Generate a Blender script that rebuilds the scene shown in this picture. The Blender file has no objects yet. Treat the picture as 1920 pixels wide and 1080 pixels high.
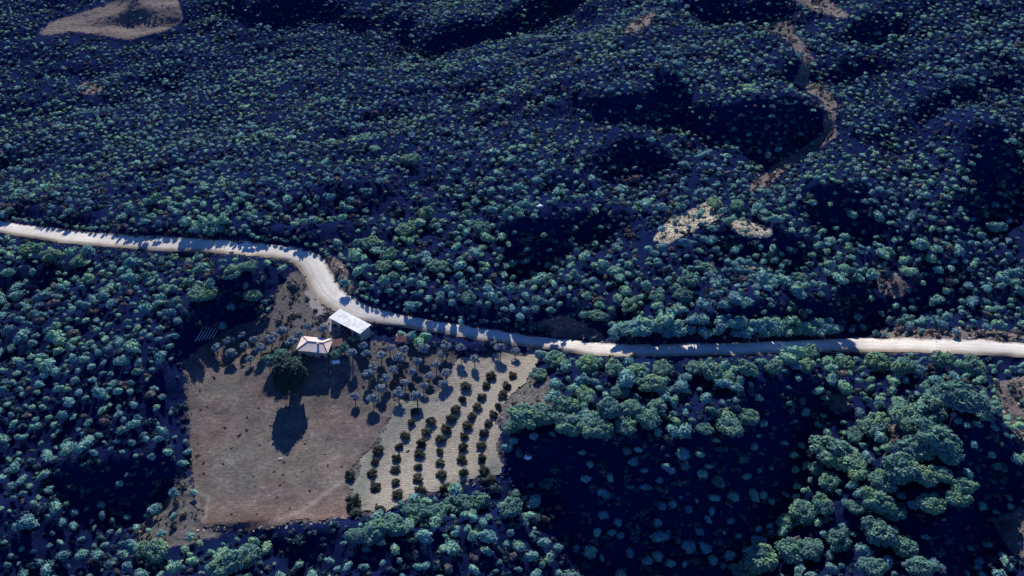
import bpy, math, random
import numpy as np
random.seed(7); rng = np.random.default_rng(11)
S = bpy.context.scene; COL = S.collection
PI = math.pi; R = math.radians

# ------------------------------------------------------------ camera, sky, sun, exposure
H = 250.0; PITCH = 40.0; LENS = 35.0
cam = bpy.data.objects.new('camera', bpy.data.cameras.new('camera')); COL.objects.link(cam)
cam.location = (0, 0, H); cam.rotation_euler = (R(90 - PITCH), 0, 0)
cam.data.lens = LENS; cam.data.sensor_width = 36; cam.data.clip_end = 20000; cam.data.clip_start = 1
S.camera = cam
SUN_EL = 33.0; SUN_AZ = -5.0           # azimuth from +Y towards +X
w = bpy.data.worlds.new('World'); S.world = w; w.use_nodes = True
nt = w.node_tree; nt.nodes.clear()
sky = nt.nodes.new('ShaderNodeTexSky'); sky.sky_type = 'NISHITA'; sky.sun_disc = False
sky.sun_elevation = R(SUN_EL); sky.sun_rotation = R(SUN_AZ); sky.air_density = 1.0; sky.dust_density = 0.0; sky.ozone_density = 6.0
mulc = nt.nodes.new('ShaderNodeMix'); mulc.data_type = 'RGBA'; mulc.blend_type = 'MULTIPLY'; mulc.inputs['Factor'].default_value = 1
mulc.inputs['B'].default_value = (0.28, 0.45, 0.84, 1)
bg = nt.nodes.new('ShaderNodeBackground'); bg.inputs['Strength'].default_value = 0.13
wo = nt.nodes.new('ShaderNodeOutputWorld')
nt.links.new(sky.outputs[0], mulc.inputs['A']); nt.links.new(mulc.outputs['Result'], bg.inputs['Color']); nt.links.new(bg.outputs[0], wo.inputs[0])
sl = bpy.data.lights.new('sun', 'SUN'); sl.energy = 4.6; sl.angle = R(0.5); sl.color = (1.0, 0.94, 0.86)
so = bpy.data.objects.new('sun', sl); COL.objects.link(so)
so.rotation_euler = (R(90 - SUN_EL), 0, R(180 - SUN_AZ)); so.location = (0, 900, 500)
# travel direction of the light (unit)
LD = np.array([-math.sin(R(SUN_AZ)) * math.cos(R(SUN_EL)), -math.cos(R(SUN_AZ)) * math.cos(R(SUN_EL)), -math.sin(R(SUN_EL))])
so.rotation_euler = __import__('mathutils').Vector(LD).to_track_quat('-Z', 'Y').to_euler()
S.view_settings.view_transform = 'Standard'; S.view_settings.look = 'None'; S.view_settings.gamma = 1
S.view_settings.exposure = 0.45
S.cycles.max_bounces = 3; S.cycles.diffuse_bounces = 2

# ------------------------------------------------------------ projection between the picture and the ground
F = 1920 * LENS / 36.0
CP, SP = math.cos(R(PITCH)), math.sin(R(PITCH))
def ray(u, v):
    a = (np.asarray(u, float) - 960) / F; b = (540 - np.asarray(v, float)) / F
    return np.stack([a, CP + b * SP, -SP + b * CP], -1)
def project(x, y, z):
    dz = z - H
    fw = y * CP - dz * SP; up = y * SP + dz * CP
    fw = np.maximum(fw, 1e-3)
    return 960 + F * x / fw, 540 - F * up / fw, fw

# ------------------------------------------------------------ masks drawn over the map (coordinates of the photograph)
MU0, MV0, MS = -500, -400, 3.0
MW, MH = int(2920 / MS), int(1900 / MS)
UU, VV = np.meshgrid(MU0 + MS * (np.arange(MW) + .5), MV0 + MS * (np.arange(MH) + .5))
def inpoly(P, X, Y):
    P = np.asarray(P, float); ins = np.zeros(X.shape, bool); n = len(P)
    for i in range(n):
        x0, y0 = P[i]; x1, y1 = P[(i + 1) % n]
        if y0 == y1: continue
        c = ((y0 > Y) != (y1 > Y)) & (X < (x1 - x0) * (Y - y0) / (y1 - y0) + x0)
        ins ^= c
    return ins
def blur(a, s):
    if s <= 0: return a
    r = int(3 * s) + 1; k = np.exp(-0.5 * (np.arange(-r, r + 1) / s) ** 2); k /= k.sum()
    for ax in (0, 1):
        p = [(0, 0), (0, 0)]; p[ax] = (r, r)
        b = np.pad(a, p, mode='edge'); n = a.shape[ax]; o = np.zeros(a.shape)
        for i, kk in enumerate(k):
            o += kk * (b[i:i + n] if ax == 0 else b[:, i:i + n])
        a = o
    return a
def polymask(polys, s=1.5):
    m = np.zeros(UU.shape)
    for P in polys: m = np.maximum(m, inpoly(P, UU, VV))
    return blur(m.astype(float), s)
def linemask(pts, wid, s=1.0):
    m = np.zeros(UU.shape, bool)
    for (x0, y0), (x1, y1) in zip(pts[:-1], pts[1:]):
        dx, dy = x1 - x0, y1 - y0; L = dx * dx + dy * dy
        t = np.clip(((UU - x0) * dx + (VV - y0) * dy) / L, 0, 1)
        m |= np.hypot(UU - x0 - t * dx, (VV - y0 - t * dy) * 1.4) < wid
    return blur(m.astype(float), s)
def samp(m, u, v):
    fx = np.clip((np.asarray(u) - MU0) / MS - .5, 0, MW - 1.001); fy = np.clip((np.asarray(v) - MV0) / MS - .5, 0, MH - 1.001)
    i = fx.astype(int); j = fy.astype(int); a = fx - i; b = fy - j
    return (m[j, i] * (1 - a) + m[j, i + 1] * a) * (1 - b) + (m[j + 1, i] * (1 - a) + m[j + 1, i + 1] * a) * b

ROAD = [((-260, 385), (-260, 402)), ((-60, 406), (-60, 425)), ((0, 414), (0, 436)), ((80, 426), (80, 450)), ((200, 438), (195, 463)), ((370, 447), (365, 474)), ((450, 452), (440, 477)),
        ((520, 460), (505, 483)), ((575, 468), (540, 491)), ((605, 484), (558, 502)), ((622, 510), (572, 524)), ((640, 538), (585, 552)),
        ((665, 560), (608, 573)), ((700, 577), (650, 594)), ((760, 592), (720, 609)), ((850, 607), (820, 625)), ((940, 621), (920, 641)),
        ((1040, 635), (1030, 656)), ((1140, 643), (1130, 668)), ((1230, 646), (1225, 669)), ((1400, 642), (1400, 665)), ((1570, 636), (1570, 661)),
        ((1700, 634), (1700, 661)), ((1800, 635), (1800, 664)), ((1920, 643), (1920, 670)), ((2020, 652), (2020, 680)), ((2250, 668), (2250, 698))]
road_poly = [a for a, b in ROAD] + [b for a, b in ROAD[::-1]]
FIELD = [(352, 690), (375, 655), (430, 640), (500, 655), (560, 690), (640, 715), (700, 745), (752, 760), (722, 800), (690, 845), (668, 880), (652, 920), (655, 968), (600, 978), (520, 985), (430, 991), (372, 988), (368, 940), (360, 870), (352, 780)]
GROVE = [(858, 668), (930, 662), (1012, 664), (998, 700), (968, 735), (940, 770), (932, 800), (938, 850), (950, 886), (900, 900), (840, 915), (760, 940), (700, 962), (655, 968), (652, 925), (668, 885), (690, 848), (722, 803), (752, 763), (800, 742), (850, 700)]
DARK = [
 [(775, 112), (800, 70), (846, 46), (923, 40), (985, 16), (1050, -12), (1150, -30), (1100, 28), (990, 50), (930, 62), (880, 86), (840, 106)],
 [(222, 32), (250, 18), (300, 22), (292, 40), (240, 48)],
 [(715, 30), (770, 15), (775, 60), (760, 95), (730, 80)],
 [(520, -10), (620, 8), (690, 40), (610, 45), (450, 20)],
 [(1280, -10), (1470, -10), (1440, 35), (1300, 30)],
 [(870, 150), (960, 140), (900, 168), (850, 185), (830, 170)],
 [(1007, 183), (1200, 178), (1240, 140), (1300, 190), (1510, 198), (1540, 235), (1520, 268), (1460, 305), (1430, 325), (1400, 300), (1370, 265), (1280, 225), (1190, 227), (1100, 212)],
 [(1465, 95), (1510, 125), (1500, 160), (1450, 145)],
 [(1690, 190), (1800, 150), (1880, 120), (1900, 140), (1800, 180), (1700, 210)], [(1640, 20), (1720, 60), (1660, 75), (1600, 60)],
 [(1520, 130), (1680, 105), (1700, 118), (1580, 140)],
 [(1500, 350), (1620, 340), (1640, 400), (1730, 440), (1560, 442), (1520, 425)],
 [(1805, 235), (1900, 225), (1930, 290), (1890, 440), (1840, 430), (1795, 330)],
 [(1300, 432), (1500, 445), (1525, 482), (1470, 500), (1400, 470), (1330, 470)],
 [(1180, 630), (1210, 600), (1340, 588), (1480, 560), (1560, 560), (1640, 500), (1655, 608), (1585, 634), (1300, 637)],
 [(1040, 420), (1120, 395), (1200, 400), (1130, 450), (1060, 455)],
 [(950, 420), (1060, 385), (1070, 480), (1000, 520), (940, 500)],
 [(1090, 300), (1190, 262), (1290, 300), (1240, 320), (1150, 318)],
 [(690, 575), (860, 590), (960, 605), (1010, 590), (1060, 560), (1120, 600), (1180, 628), (1000, 625), (860, 604), (740, 590)],
 [(950, 835), (1010, 822), (1250, 812), (1390, 745), (1500, 700), (1560, 760), (1530, 820), (1490, 870), (1480, 930), (1420, 1000), (1360, 1100), (1100, 1100), (1040, 960), (970, 900)],
 [(1400, 700), (1560, 715), (1600, 760), (1500, 800), (1420, 760)],
 [(1820, 800), (1890, 830), (1930, 900), (1880, 940), (1860, 1010), (1800, 1080), (1720, 1030), (1790, 960), (1800, 880)],
 [(50, 875), (200, 868), (320, 850), (345, 900), (275, 962), (200, 970), (120, 930)],
 [(405, 515), (470, 505), (500, 595), (430, 625), (370, 650), (345, 690), (330, 640), (375, 580)],
 [(500, 980), (640, 990), (620, 1030), (560, 1060), (480, 1010)],
 [(0, 396), (200, 418), (400, 432), (560, 448), (620, 470), (590, 478), (400, 452), (200, 436), (0, 412)],
 [(420, 10), (480, 0), (560, 45), (470, 40)],
 [(505, 692), (545, 674), (640, 672), (662, 700), (640, 722), (560, 726)],  # farmyard: ground made to drop away here to deepen its shade
 [(-300, 700), (-100, 650), (-60, 720), (-250, 780)], [(2000, 300), (2200, 280), (2250, 420), (2050, 430)], [(2000, 760), (2200, 780), (2150, 900), (1990, 860)],
]
BROWN = [  # bare brown or tan earth
 [(65, 68), (95, 42), (150, 25), (230, -2), (330, -10), (345, 38), (310, 58), (275, 66), (240, 75), (190, 66), (140, 58)],
 [(1440, 40), (1475, 38), (1495, 55), (1470, 62)], [(1470, -10), (1540, -10), (1605, 38), (1540, 26)],
 [(1165, 58), (1205, 30), (1235, 18), (1215, 48), (1180, 66)],
 [(140, 170), (155, 155), (190, 160), (195, 172), (165, 178)],
 [(1640, 500), (1680, 515), (1710, 540), (1690, 560), (1650, 550)],
 [(1860, 720), (1925, 700), (1960, 800), (1925, 830), (1880, 790)], [(1860, 975), (1960, 930), (1960, 1060), (1900, 1040)],
 [(1550, 740), (1590, 735), (1600, 770), (1560, 775)], [(1650, 800), (1700, 795), (1700, 840), (1660, 835)],
 [(1640, 612), (1700, 618), (1800, 615), (1960, 628), (1960, 642), (1800, 634), (1660, 634)],
 [(990, 605), (1060, 590), (1120, 620), (1150, 640), (1040, 632)],
 [(600, 472), (640, 488), (680, 540), (660, 556), (630, 520)],
]
STREAM = [(1445, 50), (1475, 62), (1500, 90), (1515, 112), (1508, 138), (1500, 150), (1520, 165), (1550, 180), (1560, 200), (1553, 230), (1560, 250), (1535, 268), (1510, 285), (1470, 308), (1440, 335), (1415, 352)]
PALE = [[(1222, 450), (1255, 412), (1300, 392), (1342, 368), (1360, 392), (1345, 412), (1300, 432), (1250, 458)],
        [(1350, 412), (1400, 412), (1450, 428), (1445, 446), (1395, 446)], [(1385, 490), (1440, 498), (1450, 505), (1400, 503)],
        [(1640, 490), (1670, 505), (1690, 520), (1660, 515)]]
GREY = [ # trodden grey-brown ground round the farm
 [(520, 545), (548, 505), (572, 520), (598, 565), (640, 600), (690, 640), (860, 660), (850, 700), (800, 745), (750, 765), (640, 740), (560, 700), (470, 680), (350, 700), (340, 680), (420, 620), (510, 590)],
 [(930, 770), (970, 735), (1005, 690), (1040, 720), (1010, 790), (950, 800)], [(1020, 700), (1070, 760), (1050, 770), (1000, 720)],
 [(250, 1000), (300, 960), (345, 870), (375, 990), (440, 1000), (330, 1025), (260, 1030)]]
m_dark = polymask(DARK, 4.0); m_brown = np.maximum(polymask(BROWN, 1.6), linemask(STREAM, 11.5, 1.2)); m_pale = polymask(PALE, 1.2); m_grey = polymask(GREY, 2.5)
m_field = polymask([FIELD], 0.7); m_grove = polymask([GROVE], 0.7); m_road = polymask([road_poly], 0.8)
m_flat = np.clip(polymask([FIELD, GROVE, road_poly, GREY[0]], 3.0) + m_road, 0, 1)
m_clear = np.clip(m_brown * 0.8 + m_pale * .55 + polymask([FIELD, GROVE, GREY[0], road_poly, BROWN[0]], 2.0) * 1.5 + m_grey * 0.65, 0, 1)

m_clear = np.clip(m_clear - 1.5 * polymask([[(222, 32), (250, 16), (300, 22), (292, 42), (240, 50)]], 1), 0, 1)
# ------------------------------------------------------------ the terrain as a height grid
GX0, GX1, GY0, GY1, GS = -560.0, 560.0, 40.0, 960.0, 2.0
gx = np.arange(GX0, GX1 + .1, GS); gy = np.arange(GY0, GY1 + .1, GS)
GX, GY = np.meshgrid(gx, gy)
def vnoise(shape, cell, seed):
    r = np.random.default_rng(seed); n0 = int(shape[0] / cell) + 3; n1 = int(shape[1] / cell) + 3
    g = r.random((n0, n1)) * 2 - 1
    yy = np.arange(shape[0]) / cell; xx = np.arange(shape[1]) / cell
    i = yy.astype(int); j = xx.astype(int); a = yy - i; b = xx - j; a = a * a * (3 - 2 * a); b = b * b * (3 - 2 * b)
    A = a[:, None]; B = b[None, :]
    return (g[i][:, j] * (1 - B) + g[i][:, j + 1] * B) * (1 - A) + (g[i + 1][:, j] * (1 - B) + g[i + 1][:, j + 1] * B) * A
tt = np.clip(((GY - 330) + (-GX - 50) * .7) / 420, 0, 1)
base = -70 * tt * tt * (3 - 2 * tt)
rough = vnoise(GX.shape, 40, 1) * 5.5 + vnoise(GX.shape, 18, 2) * 2.4 + vnoise(GX.shape, 8, 3) * 1.6
_n = vnoise((600, 600), 11, 61) + .5 * vnoise((600, 600), 5, 62)
def rot_noise(deg, sx, sy, amp):
    c, s_ = math.cos(R(deg)), math.sin(R(deg)); a = (GX * c + GY * s_) / sx; b = (-GX * s_ + GY * c) / sy
    a = np.clip(a / GS + 150, 0, 598.9); b = np.clip(b / GS + 95, 0, 598.9); i = b.astype(int); j = a.astype(int); fa = a - j; fb = b - i
    return ((_n[i, j] * (1 - fa) + _n[i, j + 1] * fa) * (1 - fb) + (_n[i + 1, j] * (1 - fa) + _n[i + 1, j + 1] * fa) * fb) * amp
rough = rough + rot_noise(18, 2.6, 1.1, 4.2)
PADY, PADX = 160, 160
ky = np.fft.fftfreq(len(gy) + 2 * PADY, GS)[:, None] * 2 * PI; kx = np.fft.rfftfreq(len(gx) + 2 * PADX, GS)[None, :] * 2 * PI
den = ky ** 2 + 0.04 * kx ** 2 + (2 * PI / 700) ** 2
edge = np.clip(np.minimum.reduce([GX - GX0, GX1 - GX, GY - GY0, GY1 - GY]) / 90, 0, 1)
hgt = base.copy()
WX = vnoise(GX.shape, 14, 51) * 22 + vnoise(GX.shape, 6, 52) * 12; WY = vnoise(GX.shape, 14, 53) * 14 + vnoise(GX.shape, 6, 54) * 8
gain = np.full(GX.shape, .75); lift_ = np.zeros(GX.shape); TE = math.tan(R(SUN_EL))
def shade(hh):
    ray_h = hh[-1].copy(); out = np.zeros(hh.shape)
    for j in range(len(hh) - 2, -1, -1):
        ray_h = np.maximum(ray_h - TE * GS, hh[j + 1] - TE * GS); out[j] = hh[j] < ray_h
        ray_h = np.maximum(ray_h, hh[j])
    return out
for it in range(22):
    u, v, _ = project(GX, GY, hgt)
    dk = samp(m_dark, u + WX, v + WY); fl = samp(m_flat, u, v)
    if it > 3:
        sh = blur(shade(hgt), 1.0)
        gain = np.clip(gain + .12 * dk * (1 - sh), .4, 1.5)
        lift_ = np.clip(lift_ + .05 * (1 - dk) * sh * (1 - fl), 0, .10)
    s = blur(gain, 1.5) * dk - (.17 + blur(lift_, 1.5)) * (1 - dk) * (1 - fl)
    s *= edge
    sp = np.pad(s, ((PADY, PADY), (PADX, PADX)))
    hf = np.fft.irfft2(-1j * ky * np.fft.rfft2(sp) / den, s=sp.shape)[PADY:-PADY, PADX:-PADX]
    new = base + hf + rough * (1 - .85 * fl)
    nb = blur(new, 4.0); fb = fl * (1 - .6 * dk)
    new = new * (1 - fb) + nb * fb
    hgt = hgt * .5 + new * .5 if it else new
sh = shade(hgt); fr = (u > 0) & (u < 1920) & (v > 0) & (v < 1080)
print('dark area shaded', sh[fr & (dk > .6)].mean(), 'lit area shaded', sh[fr & (dk < .2)].mean(), 'relief', hgt[fr].min(), hgt[fr].max())
u, v, _ = project(GX, GY, hgt)
hgt -= hgt[int((420 - GY0) / GS), int((0 - GX0) / GS)] * 0
fgm = np.maximum(samp(m_field, u, v), samp(m_grove, u, v))
# the bank under the lower edge of the field and the grove
low = np.clip((v - 830) / 90, 0, 1)
hgt = hgt + 1.0 * fgm * low
hgt = hgt * edge + (1 - edge) * (base * .6)
def gsamp(A, x, y):
    fx = np.clip((np.asarray(x, float) - GX0) / GS, 0, len(gx) - 1.001); fy = np.clip((np.asarray(y, float) - GY0) / GS, 0, len(gy) - 1.001)
    i = fx.astype(int); j = fy.astype(int); a = fx - i; b = fy - j
    return (A[j, i] * (1 - a) + A[j, i + 1] * a) * (1 - b) + (A[j + 1, i] * (1 - a) + A[j + 1, i + 1] * a) * b
hz = lambda x, y: gsamp(hgt, x, y)
def ground_at(u, v, lift=0.0):
    """where the line of sight of picture point u,v meets the terrain"""
    u = np.atleast_1d(np.asarray(u, float)); v = np.atleast_1d(np.asarray(v, float))
    d = ray(u, v); t = np.full(len(u), 120.0); done = np.zeros(len(u), bool)
    for k in range(900):
        p = d * t[:, None]; z = H + p[:, 2]
        hit = z <= hz(p[:, 0], p[:, 1]) + lift
        done |= hit
        t = np.where(done, t, t + 1.0)
        if done.all(): break
    lo = t - 1.0; hi = t.copy()
    for k in range(12):
        m = (lo + hi) / 2; p = d * m[:, None]; b = (H + p[:, 2]) <= hz(p[:, 0], p[:, 1]) + lift
        hi = np.where(b, m, hi); lo = np.where(b, lo, m)
    p = d * hi[:, None]
    return np.stack([p[:, 0], p[:, 1], hz(p[:, 0], p[:, 1])], -1)

# ------------------------------------------------------------ object helpers
def put(o, parent=None, kind=None, label=None, cat=None, group=None):
    COL.objects.link(o)
    if parent is not None: o.parent = parent
    if kind: o['kind'] = kind
    if label: o['label'] = label
    if cat: o['category'] = cat
    if group: o['group'] = group
    return o
def mesh_np(name, V, Fc, mats, smooth=False, tint=None, midx=None):
    """V (n,3), Fc (m,3) or (m,4) arrays"""
    V = np.asarray(V, np.float32); Fc = np.asarray(Fc, np.int32); m = bpy.data.meshes.new(name)
    m.vertices.add(len(V)); m.vertices.foreach_set('co', V.ravel())
    k = Fc.shape[1]; m.loops.add(Fc.size); m.loops.foreach_set('vertex_index', Fc.ravel())
    m.polygons.add(len(Fc)); m.polygons.foreach_set('loop_start', np.arange(0, Fc.size, k, dtype=np.int32))
    if midx is not None: m.polygons.foreach_set('material_index', np.asarray(midx, np.int32))
    m.polygons.foreach_set('use_smooth', np.full(len(Fc), smooth))
    if tint is not None:
        a = m.attributes.new('tint', 'FLOAT', 'POINT'); a.data.foreach_set('value', np.asarray(tint, np.float32))
    for mt in mats: m.materials.append(mt)
    m.update(calc_edges=True); return m
def empty(name, loc, rz=0, **k):
    o = bpy.data.objects.new(name, None); o.location = loc; o.rotation_euler = (0, 0, rz); o.empty_display_size = .5
    return put(o, **k)
class MB:
    def __init__(s): s.v = []; s.f = []
    def face(s, pts):
        n = len(s.v); s.v += [tuple(p) for p in pts]; s.f.append(tuple(range(n, n + len(pts))))
    def box(s, c, d, rz=0, tilt=0):
        cx, cy, cz = c; dx, dy, dz = [q / 2 for q in d]; n = len(s.v); co, si = math.cos(rz), math.sin(rz)
        for z in (-dz, dz):
            for x, y in ((-dx, -dy), (dx, -dy), (dx, dy), (-dx, dy)): s.v.append((cx + x * co - y * si, cy + x * si + y * co, cz + z + tilt * x))
        for q in ((0, 3, 2, 1), (4, 5, 6, 7), (0, 1, 5, 4), (1, 2, 6, 5), (2, 3, 7, 6), (3, 0, 4, 7)): s.f.append(tuple(n + i for i in q))
    def tube(s, p, q, r0, r1, k=7):
        p = np.array(p, float); q = np.array(q, float); d = (q - p) / np.linalg.norm(q - p)
        a = np.cross(d, (0, 0, 1.0) if abs(d[2]) < .9 else (1.0, 0, 0)); a /= np.linalg.norm(a); b = np.cross(d, a); n = len(s.v)
        for c, r in ((p, r0), (q, r1)):
            for i in range(k): s.v.append(tuple(c + r * (a * math.cos(2 * PI * i / k) + b * math.sin(2 * PI * i / k))))
        for i in range(k): s.f.append((n + i, n + (i + 1) % k, n + k + (i + 1) % k, n + k + i))
        s.f.append(tuple(n + i for i in range(k))[::-1]); s.f.append(tuple(n + k + i for i in range(k)))
    def build(s, name, mat, parent=None, bev=0, **k):
        m = bpy.data.meshes.new(name); m.from_pydata(s.v, [], s.f); m.materials.append(mat); m.update()
        o = put(bpy.data.objects.new(name, m), parent=parent, **k)
        if bev:
            b = o.modifiers.new('bevel', 'BEVEL'); b.width = bev; b.segments = 2
        return o

# ------------------------------------------------------------ materials
def new_mat(name, rough=.85, spec=.15):
    m = bpy.data.materials.new(name); m.use_nodes = True; n = m.node_tree; b = n.nodes['Principled BSDF']
    b.inputs['Roughness'].default_value = rough; b.inputs['Specular IOR Level'].default_value = spec
    return m, n, b
def nd(n, t, **k):
    q = n.nodes.new(t)
    for a, b in k.items(): setattr(q, a, b)
    return q
def pos(n): return nd(n, 'ShaderNodeNewGeometry').outputs['Position']
def noise(n, scale, detail=4, rough=.6, vec=None, stretch=None):
    q = nd(n, 'ShaderNodeTexNoise'); q.inputs['Scale'].default_value = scale; q.inputs['Detail'].default_value = detail; q.inputs['Roughness'].default_value = rough
    vec = vec or pos(n)
    if stretch:
        mp = nd(n, 'ShaderNodeMapping'); mp.inputs['Scale'].default_value = stretch[:3]; mp.inputs['Rotation'].default_value = (0, 0, stretch[3] if len(stretch) > 3 else 0)
        n.links.new(vec, mp.inputs[0]); vec = mp.outputs[0]
    n.links.new(vec, q.inputs['Vector']); return q.outputs['Fac']
def ramp(n, fac, stops):
    r = nd(n, 'ShaderNodeValToRGB'); e = r.color_ramp.elements
    while len(e) < len(stops): e.new(.5)
    for q, (p, c) in zip(e, stops): q.position = p; q.color = (*c, 1) if len(c) == 3 else c
    n.links.new(fac, r.inputs[0]); return r.outputs[0]
def mix(n, fac, a, b, mode='MIX'):
    q = nd(n, 'ShaderNodeMix', data_type='RGBA', blend_type=mode)
    for s, val in (('Factor', fac), ('A', a), ('B', b)):
        if isinstance(val, bpy.types.NodeSocket): n.links.new(val, q.inputs[s])
        else: q.inputs[s].default_value = val if s == 'Factor' else (*val, 1)
    return q.outputs['Result']
def math_(n, op, a, b=0.0, clamp=False):
    q = nd(n, 'ShaderNodeMath', operation=op, use_clamp=clamp)
    for i, val in enumerate((a, b)):
        if isinstance(val, bpy.types.NodeSocket): n.links.new(val, q.inputs[i])
        else: q.inputs[i].default_value = val
    return q.outputs[0]
def bump(n, b, hgt_, dist, strength=1.0):
    q = nd(n, 'ShaderNodeBump'); q.inputs['Distance'].default_value = dist; q.inputs['Strength'].default_value = strength
    n.links.new(hgt_, q.inputs['Height']); n.links.new(q.outputs[0], b.inputs['Normal'])
def attr(n, name, out='Fac'):
    return nd(n, 'ShaderNodeAttribute', attribute_name=name).outputs[out]

def ground_material():
    m, n, b = new_mat('forest_floor', 1.0, 0.0)
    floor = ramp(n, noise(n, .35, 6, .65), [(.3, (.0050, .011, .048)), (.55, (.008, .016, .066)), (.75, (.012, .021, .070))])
    sep = nd(n, 'ShaderNodeSeparateColor'); n.links.new(attr(n, 'soil', 'Color'), sep.inputs[0])
    fn = noise(n, .5, 6, .7); fn2 = noise(n, .18, 5, .7)
    brown = ramp(n, noise(n, .9, 5, .7, stretch=(1, 2.2, 1)), [(.3, (.06, .055, .055)), (.5, (.16, .138, .128)), (.72, (.31, .27, .245))])
    grey = ramp(n, noise(n, .7, 6, .75, stretch=(1, 2, 1, .2)), [(.28, (.05, .05, .055)), (.5, (.12, .115, .11)), (.75, (.24, .22, .20))])
    pale = ramp(n, noise(n, 1.1, 5, .75), [(.38, (.10, .10, .07)), (.50, (.34, .31, .22)), (.64, (.80, .74, .60))])
    def edge(ch):
        t = math_(n, 'ADD', sep.outputs[ch], math_(n, 'MULTIPLY', math_(n, 'SUBTRACT', fn, .5), 1.1))
        return math_(n, 'MULTIPLY', math_(n, 'SUBTRACT', t, .38), 5.0, True)
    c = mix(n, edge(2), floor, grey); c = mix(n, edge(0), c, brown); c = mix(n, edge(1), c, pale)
    n.links.new(c, b.inputs['Base Color'])
    bump(n, b, noise(n, 1.2, 6, .75), .6)
    return m
def foliage_material(name, cols, sc=.02):
    m, n, b = new_mat(name, .7, .05)
    a = noise(n, sc, 3, .6); c2 = noise(n, .22, 2, .5)
    f = math_(n, 'ADD', math_(n, 'MULTIPLY', a, .5), math_(n, 'MULTIPLY', c2, .5))
    col = ramp(n, f, [(.42, cols[0]), (.5, cols[1]), (.59, cols[2])])
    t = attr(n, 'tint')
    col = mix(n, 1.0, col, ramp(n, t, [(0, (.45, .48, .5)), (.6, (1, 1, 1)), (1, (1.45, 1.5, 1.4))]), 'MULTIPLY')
    n.links.new(col, b.inputs['Base Color'])
    return m
MAT_GROUND = ground_material()
MAT_PINE = foliage_material('pine_needles', [(.100, .205, .235), (.155, .32, .290), (.22, .39, .235)])
MAT_SPREAD = foliage_material('spreading_foliage', [(.080, .165, .155), (.105, .215, .165), (.155, .27, .145)], .03)
MAT_OLIVE = foliage_material('olive_leaves', [(.15, .20, .25), (.18, .235, .28), (.21, .26, .28)])
MAT_GROVE = foliage_material('dark_olive_leaves', [(.045, .050, .036), (.06, .066, .048), (.085, .095, .075)])
MAT_DARK = foliage_material('dark_evergreen', [(.022, .04, .04), (.03, .055, .05), (.04, .07, .05)])
MAT_SCRUB = foliage_material('dry_scrub', [(.10, .085, .10), (.13, .11, .12), (.12, .13, .11)])
def bark_material():
    m, n, b = new_mat('bark'); n.links.new(ramp(n, noise(n, 6, 4, .7, stretch=(1, 1, .2)), [(.3, (.035, .028, .022)), (.7, (.12, .095, .075))]), b.inputs['Base Color']); return m
MAT_BARK = bark_material()
def road_material():
    m, n, b = new_mat('dust_road', .95, .05)
    big = noise(n, .12, 4, .6); fine = noise(n, 1.6, 5, .7)
    c = ramp(n, math_(n, 'ADD', math_(n, 'MULTIPLY', big, .5), math_(n, 'MULTIPLY', fine, .5)), [(.34, (.44, .41, .34)), (.5, (.65, .62, .53)), (.64, (.80, .77, .68))])
    a = attr(n, 'cross')          # 0 far verge .. 1 near verge
    wv = nd(n, 'ShaderNodeTexNoise', noise_dimensions='1D'); wv.inputs['Scale'].default_value = 5; wv.inputs['Detail'].default_value = 3
    n.links.new(math_(n, 'ADD', a, math_(n, 'MULTIPLY', big, .18)), wv.inputs['W'])
    c = mix(n, ramp(n, wv.outputs[0], [(.38, (.75,) * 3), (.50, (0, 0, 0))]), c, (.47, .43, .385))
    e = math_(n, 'ADD', a, math_(n, 'MULTIPLY', math_(n, 'SUBTRACT', fine, .5), .35))
    c = mix(n, ramp(n, e, [(.0, (1, 1, 1)), (.14, (0, 0, 0)), (.62, (0, 0, 0)), (.92, (1, 1, 1))]), c, (.27, .225, .17))
    n.links.new(c, b.inputs['Base Color']); bump(n, b, fine, .15); return m
MAT_ROAD = road_material()
def field_material():
    m, n, b = new_mat('bare_field', .97, .03)
    p = pos(n)
    a = noise(n, .05, 5, .65); f = noise(n, .8, 8, .82, stretch=(1, 1.7, 1, .25)); g = noise(n, .13, 6, .75)
    c = ramp(n, math_(n, 'ADD', math_(n, 'MULTIPLY', f, .6), math_(n, 'MULTIPLY', g, .4)), [(.36, (.05, .045, .045)), (.46, (.120, .104, .097)), (.54, (.170, .147, .134)), (.64, (.32, .285, .262))])
    gr = ramp(n, a, [(.42, (.90, .98, .93)), (.60, (1.02, .95, .93))]); c = mix(n, 1.0, c, gr, 'MULTIPLY')
    sp = nd(n, 'ShaderNodeSeparateXYZ'); n.links.new(p, sp.inputs[0])
    red = math_(n, 'ADD', sp.outputs[1], math_(n, 'MULTIPLY', a, 26.0))
    mr = nd(n, 'ShaderNodeMapRange'); n.links.new(red, mr.inputs[0]); mr.inputs[1].default_value = FIELD_Y + 13; mr.inputs[2].default_value = FIELD_Y + 24; mr.inputs[3].default_value = 1; mr.inputs[4].default_value = 0
    c = mix(n, math_(n, 'MULTIPLY', mr.outputs[0], .75), c, mix(n, 1.0, c, (1.45, 1.05, .98), 'MULTIPLY'))
    tr = attr(n, 'track'); c = mix(n, math_(n, 'MULTIPLY', tr, .55), c, (.36, .33, .29))
    n.links.new(c, b.inputs['Base Color']); bump(n, b, f, .35); return m
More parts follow.
